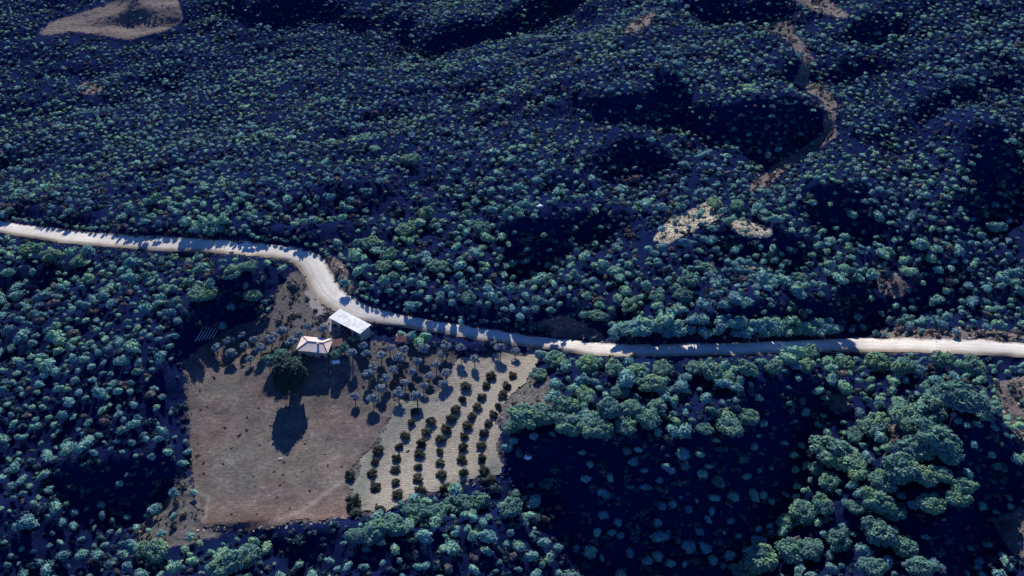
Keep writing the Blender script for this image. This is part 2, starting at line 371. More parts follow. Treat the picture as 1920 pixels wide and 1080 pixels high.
def grove_material():
    m, n, b = new_mat('terraced_earth', .97, .03)
    wv = nd(n, 'ShaderNodeTexWave', bands_direction='Y', wave_type='BANDS'); wv.inputs['Scale'].default_value = .42; wv.inputs['Distortion'].default_value = 8.0; wv.inputs['Detail'].default_value = 3; wv.inputs['Detail Scale'].default_value = .35
    mp = nd(n, 'ShaderNodeMapping'); mp.inputs['Rotation'].default_value = (0, 0, -.16); n.links.new(pos(n), mp.inputs[0]); n.links.new(mp.outputs[0], wv.inputs[0])
    f = noise(n, 1.0, 7, .75, stretch=(1, 3, 1, -.1)); g = noise(n, .06, 4, .6)
    c = ramp(n, f, [(.34, (.14, .125, .095)), (.48, (.32, .29, .23)), (.66, (.50, .46, .38))])
    c = mix(n, ramp(n, wv.outputs['Fac'], [(.0, (.20,) * 3), (.5, (0, 0, 0))]), c, (.17, .145, .12))
    gm = attr(n, 'green'); c = mix(n, gm, c, ramp(n, f, [(.3, (.09, .10, .09)), (.7, (.23, .25, .22))]))
    n.links.new(c, b.inputs['Base Color'])
    bump(n, b, math_(n, 'ADD', math_(n, 'MULTIPLY', wv.outputs['Fac'], .15), f), .3); return m

# ------------------------------------------------------------ ground sheet
def fill_grid(nx, ny):
    i = np.arange(ny - 1)[:, None] * nx + np.arange(nx - 1)[None, :]
    return np.stack([i, i + 1, i + nx + 1, i + nx], -1).reshape(-1, 4)
FS = 1.25
inner_x = np.arange(GX0 + 2, GX1 - 2 + .1, FS); inner_y = np.arange(GY0 + 2, GY1 - 2 + .1, FS)
outx = np.array([700, 950, 1400, 2200, 4000, 8000.]); ax = np.concatenate([-outx[::-1], inner_x, outx])
ay = np.concatenate([[-8000, -4000, -2000, -900, -350, -80], inner_y, [1150, 1500, 2200, 4000, 8000, 16000.]])
AX, AY = np.meshgrid(ax, ay)
AZ = hz(AX, AY)
fine = (np.random.default_rng(5).random(AX.shape) - .5)
u, v, _ = project(AX, AY, AZ)
flm = samp(m_flat, u, v)
AZ = AZ + fine * 1.1 * (1 - flm) * (np.abs(AX) < 560) * (AY > 40) * (AY < 960)
hollow = np.maximum(samp(m_road, u, v), 0)
soil = np.stack([samp(m_brown, u, v), samp(m_pale, u, v), np.maximum(samp(m_grey, u, v), blur(np.maximum(samp(m_field, u, v), samp(m_grove, u, v)), 2) * 1.0), np.ones_like(u)], -1)
soil[..., 2] = np.maximum(soil[..., 2], blur(samp(m_road, u, v), 2.0) * .9)
far = (AY < 100) | (AY > 955) | (np.abs(AX) > 555); soil[far, :3] = 0
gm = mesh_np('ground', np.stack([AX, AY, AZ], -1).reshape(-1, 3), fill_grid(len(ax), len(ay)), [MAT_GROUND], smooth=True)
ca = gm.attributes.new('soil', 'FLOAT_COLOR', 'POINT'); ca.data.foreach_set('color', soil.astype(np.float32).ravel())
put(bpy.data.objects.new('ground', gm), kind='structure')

# ------------------------------------------------------------ road ribbon
def catmull(P, k):
    P = np.asarray(P, float); out = []
    Q = np.vstack([2 * P[0] - P[1], P, 2 * P[-1] - P[-2]])
    for i in range(1, len(Q) - 2):
        for t in np.linspace(0, 1, k, endpoint=False):
            a, b, c, d = Q[i - 1:i + 3]
            out.append(.5 * (2 * b + (c - a) * t + (2 * a - 5 * b + 4 * c - d) * t * t + (3 * b - a - 3 * c + d) * t ** 3))
    out.append(P[-1]); return np.array(out)
ea = catmull([a for a, b in ROAD], 14); eb = catmull([b for a, b in ROAD], 14)
n_r = len(ea)
ea[:, 1] += np.convolve(rng.normal(0, 1.6, n_r), [.3, .4, .3], 'same'); eb[:, 1] += np.convolve(rng.normal(0, 1.2, n_r), [.3, .4, .3], 'same')
ga = ground_at(ea[:, 0], ea[:, 1]); gb = ground_at(eb[:, 0], eb[:, 1])
NC = 13; RV = []; cross = []
for k in range(NC):
    t = k / (NC - 1); p = ga * (1 - t) + gb * t
    crown = .10 + .16 * math.sin(PI * t)
    z = hz(p[:, 0], p[:, 1]) + crown
    RV.append(np.stack([p[:, 0], p[:, 1], z], -1)); cross += [t] * n_r
rm = mesh_np('road', np.concatenate(RV), fill_grid(n_r, NC)[:, ::-1], [MAT_ROAD], smooth=True)
at = rm.attributes.new('cross', 'FLOAT', 'POINT'); at.data.foreach_set('value', np.array(cross, np.float32))
put(bpy.data.objects.new('road', rm), kind='structure')
# farm track that leaves the road and runs down between the buildings
tr = catmull([(578, 545), (588, 565), (600, 585), (614, 602), (628, 616), (638, 628)], 8)
tg = ground_at(tr[:, 0], tr[:, 1]); TV = []; tc = []
wd = np.linspace(1.6, 2.6, len(tr))
dirs = np.gradient(tg[:, :2], axis=0); dirs /= np.linalg.norm(dirs, axis=1)[:, None]; nrm = np.stack([-dirs[:, 1], dirs[:, 0]], -1)
for k in range(5):
    t = k / 4; p = tg[:, :2] + nrm * ((t - .5) * 2 * wd + rng.normal(0, .12, len(tr)))[:, None]
    TV.append(np.stack([p[:, 0], p[:, 1], hz(p[:, 0], p[:, 1]) + .14], -1)); tc += [t] * len(tr)
def track_material():
    m, n, b = new_mat('track_earth', .95, .05); f = noise(n, 1.5, 6, .7)
    n.links.new(ramp(n, f, [(.3, (.13, .12, .11)), (.7, (.34, .32, .29))]), b.inputs['Base Color']); return m
put(bpy.data.objects.new('farm_track', mesh_np('farm_track', np.concatenate(TV), fill_grid(len(tr), 5)[:, ::-1], [track_material()], smooth=True)), kind='structure')

# ------------------------------------------------------------ field and grove sheets, cut from a finer grid
def sheet(name, poly, mat_fn, dz, extra):
    P = ground_at([p[0] for p in poly], [p[1] for p in poly])
    st = .6; x = np.arange(P[:, 0].min() - 2, P[:, 0].max() + 2, st); y = np.arange(P[:, 1].min() - 2, P[:, 1].max() + 2, st)
    X, Y = np.meshgrid(x, y); Z = hz(X, Y)
    jx = vnoise(X.shape, 5, 21) * 1.3 + vnoise(X.shape, 12, 22) * 1.3; jy = vnoise(X.shape, 5, 23) * 1.3 + vnoise(X.shape, 12, 24) * 1.3
    ins = inpoly(P[:, :2], X + jx, Y + jy)
    cell = ins[:-1, :-1] & ins[1:, :-1] & ins[:-1, 1:] & ins[1:, 1:]
    Fc = fill_grid(len(x), len(y))[cell.ravel()]
    inner = blur(ins.astype(float), 2.0)
    Z = Z + dz * np.clip(inner * 1.6 - .2, .15, 1) + (np.random.default_rng(9).random(Z.shape) - .5) * .10 + vnoise(X.shape, 3, 31) * .08
    V = np.stack([X, Y, Z], -1).reshape(-1, 3)
    used = np.unique(Fc); remap = np.zeros(len(V), np.int64); remap[used] = np.arange(len(used))
    m = mesh_np(name, V[used], remap[Fc], [mat_fn()], smooth=True)
    uu, vv, _ = project(V[used][:, 0], V[used][:, 1], V[used][:, 2])
    a = m.attributes.new(extra[0], 'FLOAT', 'POINT'); a.data.foreach_set('value', extra[1](uu, vv).astype(np.float32))
    put(bpy.data.objects.new(name, m), kind='structure')
FIELD_Y = float(ground_at([450], [985])[0, 1])
m_track = np.maximum.reduce([linemask([(655, 895), (610, 925), (570, 955), (520, 975)], 3.0, .7), linemask([(372, 985), (371, 950), (357, 925)], 3.0, .7), linemask([(365, 985), (385, 972), (392, 930), (360, 922)], 2.5, .7), linemask([(654, 968), (655, 925), (672, 880), (694, 848), (725, 800)], 2.5, .8)])
sheet('field', FIELD, field_material, .22, ('track', lambda u, v: samp(m_track, u, v)))
m_green = np.clip(polymask([[(640, 930), (668, 880), (690, 840), (722, 800), (752, 760), (850, 700), (830, 740), (770, 790), (735, 830), (705, 880), (690, 950), (650, 970)], [(910, 860), (935, 840), (955, 890), (900, 900)]], 5), 0, 1)
sheet('grove_terrace', GROVE, grove_material, .30, ('green', lambda u, v: samp(m_green, u, v)))

# ------------------------------------------------------------ crowns
def ico(sub):
    import bmesh
    bm = bmesh.new(); bmesh.ops.create_icosphere(bm, subdivisions=sub, radius=1)
    V = np.array([q.co[:] for q in bm.verts]); Fc = np.array([[q.index for q in f.verts] for f in bm.faces]); bm.free(); return V, Fc
ICO1, ICO2 = ico(1), ico(2)
def crown_arrays(seed, rad, hgt_c, base_z, lobes, leaves, leaf, core=ICO1, spread=1.0, lr=(.34, .56), lh=(.28, .42)):
    """clumpy crown: small leaf-spray triangles around several lobes plus a lumpy inner mass"""
    r = np.random.default_rng(seed); V = []; Fc = []; T = []; n = 0; lr_, lh_ = lr, lh
    L = []
    for k in range(lobes):
        a = 2 * PI * (k + r.random() * .6) / lobes; d = rad * (0.0 if k == 0 else r.uniform(.35, .68)) * spread
        zz = base_z + hgt_c * (r.uniform(.55, .72) if k == 0 else r.uniform(.25, .6))
        L.append((d * math.cos(a), d * math.sin(a), zz, rad * r.uniform(*lr_), hgt_c * r.uniform(*lh_)))
    for (x, y, z, lr, lh) in L:
        c, f = core; d = 1 + r.normal(0, .14, len(c)); v = c * d[:, None] * np.array([lr, lr, lh]) * .86 + np.array([x, y, z])
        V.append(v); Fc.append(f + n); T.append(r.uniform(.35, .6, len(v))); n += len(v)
        q = max(4, int(leaves / lobes))
        d = r.normal(size=(q, 3)); d[:, 2] = np.abs(d[:, 2]) * 1.0 - .25 * r.random(q); d /= np.linalg.norm(d, axis=1)[:, None]
        rr = r.uniform(.82, 1.22, q)[:, None]
        p = d * rr * np.array([lr, lr, lh]) + np.array([x, y, z])
        # a spray: triangle with a long tip pointing outward and up
        out = d + np.array([0, 0, .5]); out /= np.linalg.norm(out, axis=1)[:, None]
        side = np.cross(out, r.normal(size=(q, 3))); side /= np.linalg.norm(side, axis=1)[:, None] + 1e-6
        ls = leaf * r.uniform(.6, 1.4, q)[:, None]
        up2 = np.cross(side, d); up2 /= np.linalg.norm(up2, axis=1)[:, None] + 1e-6
        a = p + side * ls * .55; b = p - side * ls * .55; c3 = p + (up2 * r.choice([-1, 1], q)[:, None] * .8 + out * .25) * ls
        v = np.stack([a, b, c3], 1).reshape(-1, 3); V.append(v); Fc.append(np.arange(len(v)).reshape(-1, 3) + n); n += len(v)
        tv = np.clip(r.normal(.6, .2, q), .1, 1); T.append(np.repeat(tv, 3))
    return np.concatenate(V), np.concatenate(Fc), np.concatenate(T)
def trunk_arrays(seed, h, r0, limbs, rad, cb):
    r = random.Random(seed); m = MB()
    bend = (r.uniform(-.2, .2), r.uniform(-.2, .2)); mid = (bend[0] * .5, bend[1] * .5, h * .5); top = (bend[0], bend[1], h)
    m.tube((0, 0, -.5), mid, r0, r0 * .8, 6); m.tube(mid, top, r0 * .8, r0 * .45, 6)
    for k in range(limbs):
        a = 2 * PI * (k + r.random()) / limbs; z = r.uniform(.5, .95) * h; q = r.uniform(.45, .75) * rad
        m.tube((bend[0] * z / h, bend[1] * z / h, z), (q * math.cos(a), q * math.sin(a), z + r.uniform(.25, .6) * (cb)), r0 * .45, r0 * .15, 5)
    return m
def make_mesh_pair(kind, seed, rad, hc, bz, lobes, leaves, leaf, mat, r0, limbs, core=ICO1):
    V, Fc, T = crown_arrays(seed, rad, hc, bz, lobes, leaves, leaf, core, 1.0, (.22, .40) if lobes > 12 else (.34, .56))
    cm = mesh_np('crown', V, Fc, [mat], tint=T)
    t = trunk_arrays(seed, bz + hc * .4, r0, limbs, rad, hc * .4); tm = bpy.data.meshes.new('trunk'); tm.from_pydata(t.v, [], t.f); tm.materials.append(MAT_BARK)
    return cm, tm
def plant(name, pair, p, sc, rz, label, cat, group, zs=1.0):
    o = empty(name, (p[0], p[1], p[2] - .1), rz, label=label, cat=cat, group=group); o.scale = (sc, sc, sc * zs)
    for nm, me in (('crown', pair[0]), ('trunk', pair[1])): put(bpy.data.objects.new(nm, me), parent=o)
    return o

# ------------------------------------------------------------ grove trees, row by row (points of the photograph)
def z5(L): return [(640 + a / 3.176, 640 + b / 3.176) for a, b in L]
def z6(L): return [(320 + a / 2.7, 600 + b / 2.7) for a, b in L]
ROWS = [('rightmost', [(1020, 190), (985, 250), (960, 305), (932, 370), (905, 420), (875, 475), (853, 533), (835, 605), (840, 685), (850, 755), (885, 815)]),
        ('second from the right', [(895, 195), (862, 250), (840, 320), (810, 378), (777, 430), (752, 490), (733, 550), (720, 620), (717, 692), (728, 765)]),
        ('third from the right', [(740, 258), (720, 330), (680, 393), (655, 445), (625, 508), (592, 572), (585, 640), (587, 708), (597, 780), (617, 860)]),
        ('fourth from the right', [(535, 463), (505, 525), (482, 592), (465, 660), (457, 735), (457, 805), (472, 873)]),
        ('third from the left', [(440, 405), (415, 470), (383, 548), (345, 613), (332, 683), (323, 750), (320, 828), (337, 900)]),
        ('second from the left', [(222, 640), (200, 700), (183, 775), (203, 855), (230, 985)]),
        ('leftmost', [(50, 785), (78, 945), (88, 1010)])]
ORD = ['topmost', 'second from the top', 'third from the top', 'fourth from the top', 'fifth from the top', 'sixth from the top', 'seventh from the top', 'eighth from the top', 'ninth from the top', 'tenth from the top', 'lowest']
gp = [make_mesh_pair('g', 100 + i, 1.8, 2.0, .1, 6, 420, .42, MAT_GROVE, .16, 4) for i in range(5)]
taken = []
for rname, pts in ROWS:
    P = z5(pts)
    W = ground_at([a for a, b in P], [b + 7 for a, b in P])
    for k, q in enumerate(W):
        o_ = 'lowest' if k == len(W) - 1 else ORD[k]
        big = 1.35 if rname == 'leftmost' else 1.0
        plant('olive_tree', gp[(k * 3 + len(rname)) % 5], q, random.uniform(.84, 1.08) * big, random.uniform(0, 6.28),
              'dark olive tree, %s in the %s row of the tan terraces' % (o_.replace(' from the top', ' down'), rname), 'olive tree', 'dark olive trees in rows on the tan terraced plot')
        taken.append((q[0], q[1], 3))
NUM = ['first', 'second', 'third', 'fourth', 'fifth', 'sixth', 'seventh', 'eighth', 'ninth', 'tenth', 'eleventh', 'twelfth', 'thirteenth', 'fourteenth', 'fifteenth', 'sixteenth', 'seventeenth', 'eighteenth', 'nineteenth', 'twentieth']
def ordl(pts, k, d, where):
    b = (lambda q: 'top' if q[1] < 662 else 'upper' if q[1] < 688 else 'middle' if q[1] < 712 else 'lower') if where == 'right' else (lambda q: 'upper' if q[1] < 634 else 'lower')
    same = sorted([q[0] for q in pts if b(q) == b(pts[k])]); i = same.index(pts[k][0])
    return '%s from the left in the %s line %s of the farmhouse' % (NUM[i], b(pts[k]), where)
def band_labels(us, vs, regs, what):
    """ranks things inside a region: cut it into level strips of at most twelve, then count from the left"""
    out = [None] * len(us)
    for rg_ in sorted(set(regs)):
        I = [i for i in range(len(us)) if regs[i] == rg_]; I.sort(key=lambda i: vs[i]); nb_ = max(1, math.ceil(len(I) / 12))
        for b in range(nb_):
            J = I[b * len(I) // nb_:(b + 1) * len(I) // nb_]; J.sort(key=lambda i: us[i])
            strip = '' if nb_ == 1 else ('top strip ' if b == 0 else 'bottom strip ' if b == nb_ - 1 else NUM[b] + ' strip down ')
            for r_i, i in enumerate(J):
                out[i] = '%s, %s from the left, %s%s' % (what(i), NUM[r_i], strip, rg_)
    return out
# pale olives between the buildings and the grove
NE = z5([(85, 320), (195, 340), (238, 275), (345, 300), (455, 320), (165, 190), (265, 215), (380, 235), (195, 135), (310, 155), (422, 170), (490, 250), (525, 190), (605, 240), (625, 180), (565, 125), (450, 110), (345, 92), (238, 73), (290, 25), (375, 38), (490, 40), (600, 65), (625, 15), (710, 28), (795, 95), (945, 35), (1035, 45), (150, 60), (70, 60), (130, 15)])
NW = z6([(240, 135), (303, 100), (313, 165), (360, 65), (380, 120), (405, 185), (430, 90), (460, 140), (515, 90), (570, 55), (655, 65), (695, 25), (775, 40), (615, 105)])
op = [make_mesh_pair('o', 200 + i, 1.7, 1.4, 2.0, 6, 460, .40, MAT_OLIVE, .17, 4) for i in range(5)]
for pts, where, grp in ((NE, 'right', 'pale olive trees right of the farmhouse'), (NW, 'left', 'pale olive trees left of the farmhouse')):
    W = ground_at([a for a, b in pts], [b + 13 for a, b in pts])
    for k, (q, (pu, pv)) in enumerate(zip(W, pts)):
        if where == 'right':
            d = ('beside the red-roofed hut' if pv < 655 and pu < 790 else 'just below the road' if pv < 668 else 'at the edge of the bare field' if pv > 732 else 'in the shaded middle of the plot' if pu < 760 else 'by the top of the tan terraces')
        else:
            d = 'above the shaded yard' if pu > 500 else 'at the top of the bare field' if pv > 650 else 'on the slope near the pale poles'
        ov = 'left' if pu < np.mean([p[0] for p in pts]) else 'right'
        plant('olive_tree', op[k % 5], q, random.uniform(.95, 1.38), random.uniform(0, 6.28),
              'grey-blue olive tree %s' % ordl(pts, k, d, where), 'olive tree', grp)
        taken.append((q[0], q[1], 3))

# ------------------------------------------------------------ spreading trees
BIG = [(1360, 800, 70), (1400, 785, 50), (1320, 803, 35), (1345, 900, 30), (1560, 860, 90), (1600, 880, 60), (1530, 880, 40), (1550, 905, 50), (1640, 800, 60), (1690, 775, 70), (1740, 775, 80), (1790, 760, 80), (1840, 770, 60), (1700, 800, 50),
 (1790, 725, 40), (1760, 735, 40), (1750, 830, 90), (1710, 850, 70), (1780, 860, 50), (1680, 890, 90), (1730, 900, 60), (1650, 905, 60), (1620, 795, 40), (1600, 815, 40), (1800, 910, 50), (1760, 890, 50), (1740, 950, 60), (1790, 935, 50),
 (1640, 945, 70), (1600, 950, 40), (1670, 965, 50), (1500, 965, 70), (1470, 980, 50), (1540, 950, 50), (1570, 1015, 60), (1640, 1010, 80), (1690, 1030, 60), (1420, 1055, 80), (1480, 1040, 70), (1520, 1030, 60), (1390, 1070, 50), (1630, 1065, 60), (1720, 1060, 60),
 (1330, 700, 55), (1300, 690, 45), (1360, 710, 50), (1400, 693, 45), (1510, 668, 50), (1505, 684, 40), (1580, 684, 50), (1640, 684, 60), (1690, 692, 55), (1820, 692, 60), (1760, 680, 50), (1450, 690, 45),
 (1040, 676, 55), (1100, 688, 60), (1150, 693, 50), (1190, 702, 55), (1240, 692, 50), (1220, 720, 60), (1010, 700, 40), (985, 790, 70), (1020, 780, 60), (1070, 800, 70), (1110, 805, 60), (1100, 740, 50), (1140, 770, 60), (1180, 765, 50), (1210, 790, 60), (1230, 765, 50), (960, 800, 45), (1060, 770, 60), (1130, 810, 50), (1170, 800, 55), (1160, 735, 40),
 (860, 945, 60), (820, 960, 50), (780, 965, 60), (900, 940, 50), (960, 955, 50), (740, 985, 60), (700, 1000, 60), (670, 1005, 45), (430, 1060, 75), (465, 1045, 60), (300, 1035, 55), (275, 1030, 45),
 (440, 510, 45), (470, 500, 40), (370, 557, 50), (395, 552, 36), (475, 555, 38), (60, 470, 45), (100, 480, 40), (770, 300, 42), (150, 490, 34), (700, 460, 45), (730, 480, 40), (760, 430, 45), (800, 400, 40), (820, 500, 45), (880, 560, 40), (720, 500, 40), (905, 430, 40), (1500, 560 - 40, 36), (1320, 500, 40), (1290, 530, 45), (1340, 380, 38), (1380, 385, 34),
 (1280, 560, 45), (1230, 560, 40), (1180, 570, 40), (1120, 590, 36)]
sp_ = [make_mesh_pair('s', 300 + i, 2.9, 3.0, 1.6, 15, 1500, .42, MAT_SPREAD, .26, 5) for i in range(6)]
def region(u, v):
    if v > 700 and u > 1450: return 'on the lower right spur'
    if u > 1250 and 655 < v <= 740: return 'just below the right road'
    if v > 820 and u < 560: return 'in woods below the field'
    if v > 900: return 'below the tan terraces'
    if v > 660 and u > 940 and u < 1280: return 'right of the tan terraces'
    if v > 740: return 'over the dark ravine'
    if v > 440 and u < 540: return 'in woods left of the farm'
    if v > 380 and 620 < u < 1100: return 'above the road bend'
    if u > 1100 and v > 340: return 'above the right road'
    return 'on the upper hillside'
W = ground_at([a for a, b, c in BIG], [b + 10 for a, b, c in BIG])
sizes = []
BREG = [region(a, b) for a, b, c in BIG]; BLAB = band_labels([a for a, b, c in BIG], [b for a, b, c in BIG], BREG, lambda i: '%s green tree' % ('large' if BIG[i][2] >= 65 else 'medium' if BIG[i][2] >= 48 else 'small'))
for k, (q, (pu, pv, pw)) in enumerate(zip(W, BIG)):
    fw = project(*q)[2]; rad = pw / 2 * fw / F; sc = rad / 2.9 * .86; sizes.append(sc)
    word = 'large' if pw >= 65 else 'medium' if pw >= 48 else 'smaller'
    plant('spreading_tree', sp_[k % 6], q, sc, random.uniform(0, 6.28), BLAB[k], 'tree', 'broad green trees %s' % region(pu, pv), zs=random.uniform(.7, 1.0)).scale[0] = sc * random.uniform(1.0, 1.4)
    taken.append((q[0], q[1], rad * .85))

# ------------------------------------------------------------ forest of small pines
cell = 4.4
cxs = np.arange(-545, 545, cell); cys = np.arange(110, 940, cell)
CX, CY = np.meshgrid(cxs, cys)
CX = CX + (np.arange(CX.shape[0]) % 2)[:, None] * cell * .5
CX = (CX + rng.uniform(-.36, .36, CX.shape) * cell).ravel(); CY = (CY + rng.uniform(-.36, .36, CY.shape) * cell).ravel()
CZ = hz(CX, CY); u, v, fw = project(CX, CY, CZ + 1.5)
inside = (u > -260) & (u < 2180) & (v > -240) & (v < 1240)
dens = .97 - np.where(v > 620, .62, .30) * samp(m_dark, u, v) - .12 * (v < 420) * (u < 1300) - .95 * np.maximum(samp(m_clear, u, v), .85 * samp(m_clear, u, v - 7))
big_n = gsamp(vnoise(GX.shape, 14, 41), CX, CY); dens += big_n * .34
keep = inside & (rng.random(len(CX)) < dens)
hard = samp(m_field, u, v) + samp(m_grove, u, v) + samp(blur(m_road, 1.5), u, v) + samp(polymask([GREY[0]], 1), u, v)
keep &= hard < .12
# extra clearance for the tree's own height above the near verge
u2, v2, _ = project(CX, CY, CZ + 3.5); keep &= samp(m_road, u2, v2) < .3
tk = np.array(taken)
for x, y, r in tk: keep &= np.hypot(CX - x, CY - y) > r
CX, CY, CZ, u, v, fw = [a[keep] for a in (CX, CY, CZ, u, v, fw)]
ex, ey, es = [], [], []  # extra pines along the far verge, put in to shade the road
dg = np.gradient(ga[:, :2], axis=0); dg /= np.linalg.norm(dg, axis=1)[:, None]; ng = np.stack([-dg[:, 1], dg[:, 0]], -1)
last = None
for i in range(len(ga)):
    if not (ea[i, 0] < 610 or 665 < ea[i, 0] < 985 or 1150 < ea[i, 0] < 1570): continue
    if last is not None and np.hypot(*(ga[i, :2] - last)) < (2.9 if ea[i, 0] > 1150 else 2.0): continue
    last = ga[i, :2]; tall_ = ea[i, 0] > 1150 or 350 < ea[i, 0] < 420 or ea[i, 0] < 15
    for d_ in ((1.7, 4.4) if tall_ else (1.6,)): es.append((1.5 if tall_ else .48 if ea[i, 0] > 600 else .64) * random.uniform(.8, 1.15)); ex.append(ga[i, 0] + ng[i, 0] * d_ + random.uniform(-.7, .7)); ey.append(ga[i, 1] + ng[i, 1] * d_ + random.uniform(-.6, .6))
ex, ey = np.array(ex), np.array(ey)
for x, y in zip(ex, ey):
    kk = np.hypot(CX - x, CY - y) > 1.6; CX, CY = CX[kk], CY[kk]
CX = np.concatenate([CX, ex]); CY = np.concatenate([CY, ey]); CZ = hz(CX, CY); u, v, fw = project(CX, CY, CZ)
SC = np.clip(rng.lognormal(-.27, .34, len(CX)), .36, 1.8) * (1 + .10 * gsamp(vnoise(GX.shape, 30, 43), CX, CY))
SC[-len(es):] = es; EX = rng.uniform(.8, 1.35, len(CX)); SC *= 1 - .22 * np.clip((500 - v) / 250, 0, 1); ZS = rng.uniform(.8, 1.15, len(CX)) * (1 - .22 * np.clip((450 - v) / 200, 0, 1)); ROT = rng.uniform(0, 2 * PI, len(CX))
NV = 10
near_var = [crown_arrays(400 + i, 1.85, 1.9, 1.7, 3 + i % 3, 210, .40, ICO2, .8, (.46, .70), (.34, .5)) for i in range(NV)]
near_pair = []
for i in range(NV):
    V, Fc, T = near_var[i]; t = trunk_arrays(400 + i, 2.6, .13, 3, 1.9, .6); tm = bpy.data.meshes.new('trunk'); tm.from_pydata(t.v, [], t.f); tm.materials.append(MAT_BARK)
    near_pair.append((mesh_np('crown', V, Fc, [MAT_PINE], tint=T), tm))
vis = (u > 0) & (u < 1920) & (v > 0) & (v < 1080)
score = np.where(vis, SC / fw, -1); order = np.argsort(-score)
ind = order[:300]; rest = order[300:]
def pine_words(s): return 'large' if s > 1.5 else 'mid-sized' if s > 1.2 else 'small'
PREG = [region(u[k], v[k]) for k in ind]; PLAB = band_labels([u[k] for k in ind], [v[k] for k in ind], PREG, lambda i: 'bushy pine')
for ki, k in enumerate(ind):
    plant('pine_tree', near_pair[k % NV], (CX[k], CY[k], CZ[k]), SC[k], ROT[k], PLAB[ki], 'pine tree', 'bushy pines %s' % region(u[k], v[k]), zs=ZS[k]).scale = (SC[k] * EX[k], SC[k] / EX[k], SC[k] * ZS[k])
# the rest of the wood as one object
TV, TF, TT, TM = [], [], [], []; nv = 0
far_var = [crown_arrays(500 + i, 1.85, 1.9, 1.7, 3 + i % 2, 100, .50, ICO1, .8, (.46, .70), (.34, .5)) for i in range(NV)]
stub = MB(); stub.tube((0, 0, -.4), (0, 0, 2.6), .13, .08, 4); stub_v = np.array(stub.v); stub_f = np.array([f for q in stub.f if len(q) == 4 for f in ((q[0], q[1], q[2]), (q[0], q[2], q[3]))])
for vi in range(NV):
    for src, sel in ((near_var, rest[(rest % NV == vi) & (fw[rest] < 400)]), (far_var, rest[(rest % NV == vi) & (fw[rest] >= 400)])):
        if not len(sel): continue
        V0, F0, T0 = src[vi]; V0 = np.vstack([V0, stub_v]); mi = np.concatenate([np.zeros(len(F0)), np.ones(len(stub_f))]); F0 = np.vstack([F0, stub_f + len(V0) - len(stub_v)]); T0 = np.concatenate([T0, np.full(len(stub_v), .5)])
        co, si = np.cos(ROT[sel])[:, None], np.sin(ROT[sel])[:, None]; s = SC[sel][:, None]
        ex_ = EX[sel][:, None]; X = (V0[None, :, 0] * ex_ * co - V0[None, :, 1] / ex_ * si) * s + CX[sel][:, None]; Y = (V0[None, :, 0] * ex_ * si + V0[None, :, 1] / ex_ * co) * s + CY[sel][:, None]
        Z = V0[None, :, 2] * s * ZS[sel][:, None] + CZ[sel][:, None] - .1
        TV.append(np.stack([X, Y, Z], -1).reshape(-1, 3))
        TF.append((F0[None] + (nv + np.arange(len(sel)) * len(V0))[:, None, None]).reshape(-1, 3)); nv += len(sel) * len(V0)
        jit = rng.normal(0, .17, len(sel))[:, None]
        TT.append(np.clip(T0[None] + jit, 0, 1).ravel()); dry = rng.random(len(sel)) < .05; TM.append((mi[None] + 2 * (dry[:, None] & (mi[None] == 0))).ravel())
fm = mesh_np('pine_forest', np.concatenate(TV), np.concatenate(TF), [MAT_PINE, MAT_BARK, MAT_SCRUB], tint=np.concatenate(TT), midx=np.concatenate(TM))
put(bpy.data.objects.new('pine_forest', fm), kind='stuff', label='dense wood of small blue-green bushy pines over the hillsides', cat='forest')
print('trees', len(CX), 'faces', sum(len(a) for a in TF))

# ------------------------------------------------------------ low dry scrub and stones
def scatter(name, mat, mask, count, rad, seed, label, cat, rocks=False):
    r = np.random.default_rng(seed); x = r.uniform(-470, 470, 400000); y = r.uniform(150, 860, 400000); z = hz(x, y); u, v, f = project(x, y, z)
    ok = (u > -100) & (u < 2020) & (v > -80) & (v < 1160) & (r.random(len(x)) < mask(u, v)); idx = np.nonzero(ok)[0][:count]
    V0, F0 = ICO1; VV_, FF_, T_ = [], [], []; n = 0
    for q, i in enumerate(idx):
        s = rad * r.lognormal(0, .4)
        if rocks:
            d = 1 + r.normal(0, .18, len(V0)); vv = V0 * d[:, None] * np.array([s, s * r.uniform(.6, 1), s * .6]); ff = F0; tt_ = np.full(len(vv), r.uniform(.3, 1))
        else:
            vv, ff, tt_ = SCR[q % len(SCR)]; vv = vv * s
        a = r.uniform(0, 6.28); c, s_ = math.cos(a), math.sin(a)
        VV_.append(np.stack([vv[:, 0] * c - vv[:, 1] * s_ + x[i], vv[:, 0] * s_ + vv[:, 1] * c + y[i], vv[:, 2] + z[i]], -1)); FF_.append(ff + n); n += len(vv); T_.append(tt_)
    put(bpy.data.objects.new(name, mesh_np(name, np.concatenate(VV_), np.concatenate(FF_), [mat], tint=np.concatenate(T_))), kind='stuff', label=label, cat=cat)
SCR = [crown_arrays(600 + i, 1.0, .9, .0, 3, 44, .42) for i in range(6)]
road_n = lambda u, v: np.clip(1 - 3 * (samp(blur(m_road, 1.5), u, v) + samp(m_field, u, v) + samp(m_grove, u, v)), 0, 1)
scatter('dry_scrub', MAT_SCRUB, lambda u, v: road_n(u, v) * np.clip(.05 + .5 * samp(m_brown, u, v) + .28 * samp(m_grey, u, v) + .12 * samp(m_pale, u, v) - .9 * samp(polymask([BROWN[0]], 1), u, v), 0, 1), 4200, .85, 61, 'low dry mauve-grey scrub between the pines and on bare slopes', 'scrub')
MAT_UNDER = foliage_material('undergrowth_leaves', [(.030, .065, .10), (.042, .085, .115), (.065, .115, .11)])
scatter('undergrowth', MAT_UNDER, lambda u, v: road_n(u, v) * np.clip(.30 + .25 * samp(m_dark, u, v) - .6 * samp(m_clear, u, v), 0, 1) , 24000, .95, 63, 'low dark blue-green undergrowth covering the ground between the pines', 'undergrowth')
